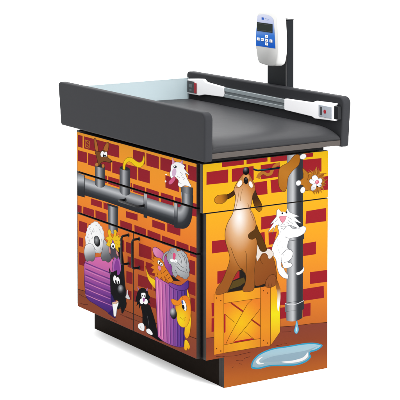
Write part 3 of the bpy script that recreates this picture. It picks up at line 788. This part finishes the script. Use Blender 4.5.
S.blob(BODY, (246, 172.6), (249.4, 174.6), (252.6, 180.6), (254.8, 186), (254.6, 191), (252.6, 195), (251.4, 203), (250.4, 209), (253.4, 215), (256, 224), (257.4, 236), (256.6, 252), (255, 264), (254, 276), (254.4, 286), (252.6, 290.4), (247.6, 291.8), (243.4, 291.4), (242.6, 288.4), (245, 284), (246, 276.4), (243.6, 271), (241, 268.4), (237, 272), (233.4, 278.4), (230, 286), (226.6, 291.8), (220, 294.4), (215.8, 293.8), (217, 288), (222, 281), (226.6, 270), (229.8, 259), (228, 250), (225.4, 241), (225.2, 231), (228, 222), (232.4, 214), (234.6, 205), (235.4, 196), (234, 190), (235.6, 185), (240, 178), (243, 174.4), line='#6a4420', w=.4, n=4)
S.stroke('#6a4420', [(230.6, 247), (234.6, 258), (239, 266.4), (245.6, 273.6)], .45, curve=True)
S.stroke('#6a4420', [(246, 273), (246.6, 264), (246.2, 254), (244.8, 251)], .4, curve=True)
S.stroke('#a87a4c', [(239, 190), (237.6, 200), (234.6, 212)], .4, curve=True)
S.stroke('#a87a4c', [(242.6, 188.6), (240.6, 196), (240.4, 201)], .35, curve=True)
S.stroke('#8a5a2c', [(247.6, 203), (250.4, 212), (254, 221)], .4, curve=True)
S.oval('#fffaf4', 239.6, 183.6, 2.1, 3.6, 28)
S.oval('#fffaf4', 250.6, 184.6, 1.9, 3.4, -16)
S.oval('#e2a060', 246, 177, 3, 3)
S.stroke('#7a4c24', [(235.6, 187), (238.4, 187.6), (242, 185), (244.4, 180)], .4, curve=True)
S.stroke('#7a4c24', [(254.4, 187.4), (251.6, 188), (248.6, 185), (247.6, 180)], .4, curve=True)
S.oval('#19171a', 245.8, 180.6, 2.2, 3.6, -4)
S.oval('#4c4a4e', 245.8, 178.8, 1, 1)
S.oval(('rad', (245.2, 169), (3.6, 4.6), ['#9c9ea2', '#5c5d61', '#242427', '#0e0e10']), 246, 171, 3.2, 4, 8)
S.blob('#5f3c18', (256.4, 225), (258.6, 230.6), (262, 237), (265.4, 245), (266.6, 250), (263.4, 251.8), (260, 250), (257.4, 243.4), (255.8, 238), (252.4, 239.4), (249, 238.4), (248.2, 235), (251, 232), (254.4, 229.6), line='#3a240c', w=.35)

# ------------------------------------------------------------------ the examination table
table = thing('examination_table', 'grey padded children\'s examination table on a cabinet printed with cartoon cats and dogs', 'exam table', (.30, .48, 0))
YS = -.0376                       # printed face of the near end panel
STEP = .00003


def printed_panel(name, art, axis, val, rects, depth, label=None, extra=None):
    """flat board (axis = 0: front, axis = 1: end) carrying its share of the printed picture"""
    bm = bmesh.new()
    e = .0012
    for a0, a1, z0, z1 in rects:
        if axis == 0:
            box(bm, val+.0003, val+depth, a0, a1, z0, z1, 0)
        else:
            box(bm, a0, a1, val+.0003, val+depth, z0, z1, 0)
    if extra:
        extra(bm)
    bmesh.ops.bevel(bm, geom=bm.edges[:], offset=.0008, segments=1, affect='EDGES')
    quads = [quad_on(axis, val, a0+e, a1-e, z0 if (k and False) else z0+(e if k == 0 and len(rects) == 1 else 0), z1-(e if k == 0 else 0)) for k, (a0, a1, z0, z1) in enumerate(rects)]
    art.lay_on(bm, axis, val, quads, STEP, -1, 1)
    return obj(name, bm, ['edge', 'print'], table, label=label)


def bent_pull(name, feet, out, parent):
    """square-cornered wire pull standing off the front"""
    (ya, za), (yb, zb) = feet
    X0, X1, r = -.0005, -out, .0048
    d = Vector((0, yb-ya, zb-za)).normalized()
    a, b = Vector((0, ya, za)), Vector((0, yb, zb))
    c = .009
    pts = [a+Vector((X0, 0, 0)), a+Vector((X1+c, 0, 0)), a+Vector((X1+c*.3, 0, 0))+d*c*.3, a+Vector((X1, 0, 0))+d*c,
           b+Vector((X1, 0, 0))-d*c, b+Vector((X1+c*.3, 0, 0))-d*c*.3, b+Vector((X1+c, 0, 0)), b+Vector((X0, 0, 0))]
    bm = bmesh.new()
    tube(bm, pts, r, 10)
    for p in (a, b):
        tube(bm, [p+Vector((-.0008, 0, 0)), p+Vector((-.003, 0, 0))], .0075, 14)
    return obj(name, bm, 'black', parent, smooth=True)


# carcass
bm = bmesh.new()
box(bm, .0205, .60, -.017, .977, .121, .884)
obj('cabinet_body', bm, 'gap', table)
printed_panel('front_panel', F, 0, 0, [(0, .96, .7135, .884)], .0187, 'fixed upper front printed with a brown animal and a yellow tail in pipes')
dr = printed_panel('drawer', F, 0, 0, [(0, .96, .5345, .7065)], .0187, 'wide drawer front printed with a thick grey pipe')
bent_pull('handle', [(.545, .655), (.396, .655)], .034, dr)
for (a0, a1, lab, yh) in ((.4845, .96, 'far door printed with a white dog on a purple bin', .521), (0, .4810, 'near door printed with a black cat and a pink bin', .4345)):
    d = printed_panel('door', F, 0, 0, [(a0, a1, .1210, .5275)], .0187, lab)
    bent_pull('handle', [(yh, .512), (yh, .394)], .034, d)
printed_panel('side_panel', S, 1, YS, [(.003, .604, .6955, .8865)], .0196, 'upper end panel printed with a howling dog\'s head')
printed_panel('side_panel', S, 1, YS, [(.0187, .604, .121, .6930), (.1018, .604, 0.0, .121)], .0196, 'tall lower end panel printed with a dog on a crate and a puddle',
              extra=lambda bm: box(bm, .1018, .16, YS+.0198, YS+.036, 0, .1195, 0))
bm = bmesh.new()
box(bm, .0187, .604, .978, .9976, .1215, .886)
box(bm, .1225, .604, .978, .9976, 0, .1213)
obj('end_panel', bm, 'edge', table)
obj('toe_kick', newbox(.104, .122, -.0010, .9976, 0, .1205), 'kick', table)
obj('back_panel', newbox(.6005, .604, -.0175, .9775, .03, .8855), 'edge', table)
# scale platform between cabinet and top
obj('platform', newbox(.028, .588, -.030, .99, .8890, .9105), 'gap', table, bevel=.003)
obj('top_board', newbox(.0125, .6295, -.085, 1.078, .9115, .9325), 'board', table, bevel=.0015, seg=2)

# mattress: crowned slab with soft rolled edges


def mattress():
    bm = bmesh.new()
    x0, x1, y0, y1, zb, h = .0135, .6285, -.083, 1.045, .9330, .0490
    nx, ny = 60, 110

    def warp(t):
        return .5-.5*math.cos(math.pi*t) if False else t
    xs = [x0+(x1-x0)*(.5-.5*math.cos(math.pi*i/nx)) for i in range(nx+1)]
    ys = [y0+(y1-y0)*(.5-.5*math.cos(math.pi*j/ny)) for j in range(ny+1)]

    def side(d, r):
        d = max(0, min(1, d/r))
        return math.sqrt(max(0, 1-(1-d)**2))

    def hgt(x, y):
        a = side(min(x-x0, x1-x), .035)
        b = side(y-y0, .105)
        c = side(y1-y, .05)
        v = min(a, 1)*(.22+.78*b)*(.3+.7*c)
        w = .0012*math.sin(9*x+5*y)+.0010*math.sin(21*x-3*y+1)+.0008*math.sin(17*y)
        return zb+.006+(h-.006)*v+w*v
    g = [[bm.verts.new((x, y, hgt(x, y))) for y in ys] for x in xs]
    for i in range(nx):
        for j in range(ny):
            bm.faces.new((g[i][j], g[i+1][j], g[i+1][j+1], g[i][j+1]))
    ring = [g[i][0] for i in range(nx+1)]+[g[nx][j] for j in range(1, ny+1)]+[g[i][ny] for i in range(nx-1, -1, -1)]+[g[0][j] for j in range(ny-1, 0, -1)]
    low = [bm.verts.new((v.co.x, v.co.y, zb)) for v in ring]
    n = len(ring)
    for k in range(n):
        bm.faces.new((ring[k], low[k], low[(k+1) % n], ring[(k+1) % n]))
    bm.faces.new(low)
    return bm


obj('mattress', mattress(), 'pad', table, smooth=True)


def bolster(x0, x1, y0, y1, z0, z1n, z1f, cut_near, cut_far):
    """upholstered side rail: rounded outline in the y-z plane, softly padded across"""
    bm = bmesh.new()
    # outline
    out = []

    def arc(cy, cz, r, a0, a1, n=7):
        for k in range(n+1):
            a = math.radians(a0+(a1-a0)*k/n)
            out.append((cy+r*math.cos(a), cz+r*math.sin(a)))
    rt, rb = .030, .010
    arc(y0+rb, z0+rb, rb, 180, 270, 4)
    for k in range(1, 30):
        out.append((y0+rb+(y1-y0-2*rb)*k/30, z0))
    arc(y1-rb, z0+rb, rb, 270, 360, 4)
    arc(y1-rt*.6, z1f-rt*.6, rt*.6, 0, 90)
    for k in range(1, 30):
        t = k/30
        out.append((y1-rt+(y0-y1+2*rt)*t, z1f+(z1n-z1f)*t))
    arc(y0+rt, z1n-rt, rt, 90, 180)
    # ends lean outwards towards the top
    def lean(p):
        t = 1-(p[1]-z0)/(z1n-z0)
        u = (p[0]-y0)/(y1-y0)
        return (p[0]+t*(cut_near*max(0, 1-u*3)-cut_far*max(0, u*3-2)), p[1])
    out = [lean(p) for p in out]
    W = x1-x0
    prof = [(0, .0075), (.03, .0042), (.09, .0016), (.18, .0004), (.3, 0), (.7, 0), (.82, .0004), (.91, .0016), (.97, .0042), (1, .0075)]
    rings = []
    n = len(out)
    nrm = []
    for k in range(n):
        a, b = out[k-1], out[(k+1) % n]
        d = Vector((b[0]-a[0], b[1]-a[1])).normalized()
        nrm.append((-d.y, d.x))
    for t, ins in prof:
        rings.append([bm.verts.new((x0+W*t, p[0]+q[0]*ins, p[1]+q[1]*ins)) for p, q in zip(out, nrm)])
    for u, v in zip(rings, rings[1:]):
        for k in range(n):
            bm.faces.new((u[k], u[(k+1) % n], v[(k+1) % n], v[k]))
    bm.faces.new(rings[0])
    bm.faces.new(rings[-1][::-1])
    return bm


obj('bolster', bolster(-.028, .0105, -.102, 1.085, .903, 1.094, 1.090, .002, .026), 'vinyl', table, smooth=True, weighted=True, label='long padded side rail above the drawers')
obj('bolster', bolster(.632, .672, -.102, 1.080, .903, 1.107, 1.094, .016, .01), 'vinyl', table, smooth=True, weighted=True, label='long padded side rail carrying the measuring rod')

bm = bmesh.new()
box(bm, .012, .630, 1.054, 1.060, .934, 1.065)
obj('head_panel', bm, 'acrylic', table, bevel=.001, seg=2, label='clear blue acrylic head end panel')

obj('bright_edge_strip', newbox(.013, .629, 1.0538, 1.0602, 1.0652, 1.0668), 'acredge', bpy.data.objects['head_panel'])  # added strip: the bright glint of the acrylic edge put into a paler colour

# post behind the rear rail (flat channel with a pale folded edge)
bm = bmesh.new()
box(bm, .678, .712, .352, .498, .86, 1.379)
post = obj('scale_post', bm, 'post', table, bevel=.002)
bm = bmesh.new()
box(bm, .6755, .6778, .352, .360, 1.0, 1.377)
obj('folded_edge', bm, 'postlip', post, bevel=.0006)
bm = bmesh.new()
box(bm, .6772, .7128, .3512, .4988, 1.3792, 1.3825)
obj('cap', bm, 'black', post, bevel=.0015)
bm = bmesh.new()
box(bm, .604, .6775, .37, .48, .84, .8795)
obj('bracket', bm, 'post', post, bevel=.002)

# ------------------------------------------------------------------ measuring rod on the inside of the rear rail
rod = thing('measuring_rod', 'white and silver length measuring rod along the inside of the rear padded rail', 'measuring rod', (.62, .5, 1.03))
bm = bmesh.new()
box(bm, .6200, .6325, .26, .78, 1.012, 1.0265)
box(bm, .6200, .6325, .26, .78, 1.0385, 1.0555)
obj('rail', bm, 'steel', rod, bevel=.0012)
bm = bmesh.new()
box(bm, .6250, .6322, .265, .775, 1.0267, 1.0383)
obj('groove', bm, 'steeldark', rod)


def plate(prof, x0, x1):
    bm = bmesh.new()
    a = [bm.verts.new((x0, y, z)) for y, z in prof]
    b = [bm.verts.new((x1, y, z)) for y, z in prof]
    n = len(prof)
    bm.faces.new(a)
    bm.faces.new(b[::-1])
    for k in range(n):
        bm.faces.new((a[k], b[k], b[(k+1) % n], a[(k+1) % n]))
    return bm


far = obj('sleeve', plate([(1.046, .996), (1.046, 1.063), (.972, 1.071), (.918, 1.0755), (.895, 1.0635), (.752, 1.0565), (.747, 1.050), (.747, 1.018), (.752, 1.0125), (.90, 1.0065), (.945, .997)], .6165, .6325), 'white', rod, bevel=.003, label='white sliding head with a grey readout, at the acrylic panel')
bm = bmesh.new()
box(bm, .6130, .6163, .985, 1.0425, 1.004, 1.057)
rd = obj('readout', bm, 'grey', far, bevel=.003)
bm = bmesh.new()
box(bm, .6122, .6163, .966, .9846, 1.004, 1.052)
obj('red_stripe', bm, 'red', far, bevel=.002)
bm = bmesh.new()
box(bm, .6125, .6129, .998, 1.028, 1.028, 1.043)
box(bm, .6125, .6129, 1.004, 1.022, 1.012, 1.020)
obj('display_lines', bm, 'steeldark', rd)
near = obj('sleeve', plate([(.287, 1.015), (.287, 1.055), (.283, 1.059), (.09, 1.0645), (.068, 1.074), (-.062, 1.0785), (-.068, 1.076), (-.060, 1.070), (-.060, 1.021), (-.068, 1.0145), (-.060, 1.008), (.072, 1.001), (.092, 1.0070), (.282, 1.0110)], .6165, .6325), 'white', rod, bevel=.003, label='white sliding head with a silver window and red dot')
bm = bmesh.new()
box(bm, .6132, .6163, -.0440, .0420, 1.015, 1.063)
win = obj('readout', bm, 'window', near, bevel=.003)
bm = bmesh.new()
box(bm, .6126, .6131, .018, .032, 1.022, 1.056)
obj('dark_mark', bm, 'grey', win)
bm = bmesh.new()
tube(bm, [(.6130, -.002, 1.039), (.6118, -.002, 1.039)], .0080, 18)
obj('red_dot', bm, 'red', win)
bm = bmesh.new()
box(bm, .6140, .6325, -.088, -.0602, 1.0155, 1.069)
obj('end_cap', bm, 'black', rod, bevel=.003)

# ------------------------------------------------------------------ digital scale display on the post
disp = thing('scale_display', 'white digital scale display with a blue keypad on the black post', 'scale display', (.64, .39, 1.30))
XF = .600
face = [(257.2, 13.6), (260.6, 11.3), (266, 10.4), (271.8, 11.2), (275.6, 13.4), (277, 18), (277.8, 28), (278.4, 40), (278.2, 52), (277, 61), (275.6, 65), (272.4, 66.2), (266, 65.4), (260.4, 63.8), (258, 61.6), (256.4, 54), (255.4, 45), (255.4, 34), (256.2, 22)]
face = spline(face, True, 4)
fy = [(unproj(x, y, 0, XF).y, unproj(x, y, 0, XF).z) for x, y in face]
cyf = sum(p[0] for p in fy)/len(fy)
czf = sum(p[1] for p in fy)/len(fy)
bm = bmesh.new()
rings = []
for x, sc, dz in ((XF, .955, 0), (XF+.0022, .98, 0), (XF+.007, 1.0, 0), (XF+.028, 1.0, -.001), (XF+.040, .985, -.002), (XF+.047, .95, -.002), (XF+.050, .90, -.002)):
    rings.append([bm.verts.new((x, cyf+(y-cyf)*sc, czf+(z-czf)*(1-(1-sc)*.75)+dz)) for y, z in fy])
for u, v in zip(rings, rings[1:]):
    for k in range(len(u)):
        bm.faces.new((u[k], u[(k+1) % len(u)], v[(k+1) % len(u)], v[k]))
bm.faces.new(rings[0])
bm.faces.new(rings[-1])
obj('housing', bm, 'housing', disp, smooth=True, bevel=.0)
obj('mount', newbox(.6505, .6777, .365, .425, 1.24, 1.34), 'black', disp, bevel=.002)
# keypad membrane
KP = Art()
K = 0.35
kp = [(257.4, 16)]+spline([(257.4, 16), (260, 14.6), (264.6, 14.4), (269.4, 15.6), (272.6, 18), (273.6, 20.6)], False)[1:]+[(274.4, 30), (275.4, 48.6), (255.6, 45.6), (256, 32)]
KP.poly(('lin', (264, 15), (266, 47), [(0, '#e2e6fa'), (.25, '#cdd6f6'), (.45, '#8fb2ee'), (.65, '#3f82e2'), (1, '#1c62d2')]), *kp)
KP.poly('#2f66cc', (261.6, 17.2), (263.8, 17.5), (263.8, 19.9), (261.6, 19.6))
KP.stroke('#8fa6dc', [(264.8, 18.6), (269.2, 19.3)], .5)
KP.stroke('#a9bce6', [(264.8, 19.9), (268.4, 20.4)], .35)
bm = bmesh.new()
KP.lay_on(bm, 0, XF-.0007, [[(240, 0), (300, 0), (300, 80), (240, 80)]], .0001, -1, 0)
obj('keypad', bm, 'membrane', disp)


def on_face(px, py):
    p = unproj(px, py, 0, XF)
    return p.y, p.z


ya, za = on_face(257.4, 22)
yb, zb = on_face(272.8, 32.9)
scr = obj('screen', newbox(XF-.0030, XF-.0014, yb, ya, zb, za), 'lcd', disp, bevel=.0008)
sb = bmesh.new()
yc = (ya+yb)/2
for (b0, b1, c0, c1) in ((yb+.004, ya-.004, za-.0055, za-.005), (yb+.004, ya-.004, zb+.005, zb+.0055)):
    box(sb, XF-.0034, XF-.00305, b0, b1, c0, c1)
obj('screen_bezel_lines', sb, 'grey', scr)
for i, (px, py) in enumerate(((258.7, 39), (262.8, 39.6), (267, 36.4), (267, 40.2), (267, 44), (271.4, 41))):
    y, z = on_face(px, py)
    bm = bmesh.new()
    box(bm, XF-.0034, XF-.0010, y-.0098, y+.0098, z-.0062, z+.0062)
    k = obj('button', bm, 'button', disp, bevel=.0022)
    bm = bmesh.new()
    if i in (2, 4, 0, 5):
        s = {2: (0, 1), 4: (0, -1), 0: (1, 0), 5: (-1, 0)}[i]
        tri = [(y+.0036*s[0]+(.0030*s[1]), z+.0030*s[1]-0*s[0]), (y-.0030*s[0]-.0034*abs(s[1]), z-.0024*s[1]+.0030*abs(s[0])), (y-.0030*s[0]+.0034*abs(s[1]), z-.0024*s[1]-.0030*abs(s[0]))]
        if s[1]:
            tri = [(y, z+.003*s[1]), (y-.0036, z-.0024*s[1]), (y+.0036, z-.0024*s[1])]
        bm.faces.new([bm.verts.new((XF-.00352, a, b)) for a, b in tri])
    else:
        box(bm, XF-.0037, XF-.00345, y-.005, y+.005, z-.0012, z+.0012)
    obj('key_symbol', bm, 'grey', k)

# ------------------------------------------------------------------ studio floor
bm = bmesh.new()
R = 900
bmesh.ops.create_circle(bm, cap_ends=True, radius=R, segments=96)
fl = obj('floor', bm, 'floor')
fl['kind'] = 'structure'

# ------------------------------------------------------------------ light: white studio with an overhead softbox and a key on the end-panel side
w = bpy.data.worlds.new('World')
SC.world = w
w.use_nodes = True
w.node_tree.nodes['Background'].inputs['Color'].default_value = (1, 1, 1, 1)
w.node_tree.nodes['Background'].inputs['Strength'].default_value = 2.2


def area(name, loc, target, size, power):
    d = bpy.data.lights.new(name, 'AREA')
    d.shape = 'DISK'
    d.size = size
    d.energy = power
    o = bpy.data.objects.new(name, d)
    COL.objects.link(o)
    o.location = loc
    o.rotation_euler = (Vector(target)-Vector(loc)).to_track_quat('-Z', 'Y').to_euler()
    return o


area('overhead_softbox', (.5, .3, 4.2), (.2, .45, .7), 4.5, 330)
area('key_softbox', (1.5, -5.0, 2.4), (.3, .2, .7), 1.8, 330)

SC.view_settings.view_transform = 'Standard'
SC.view_settings.look = 'None'
SC.view_settings.exposure = 0.3
SC.view_settings.gamma = 1
SC.render.film_transparent = False
SC.cycles.max_bounces = 8
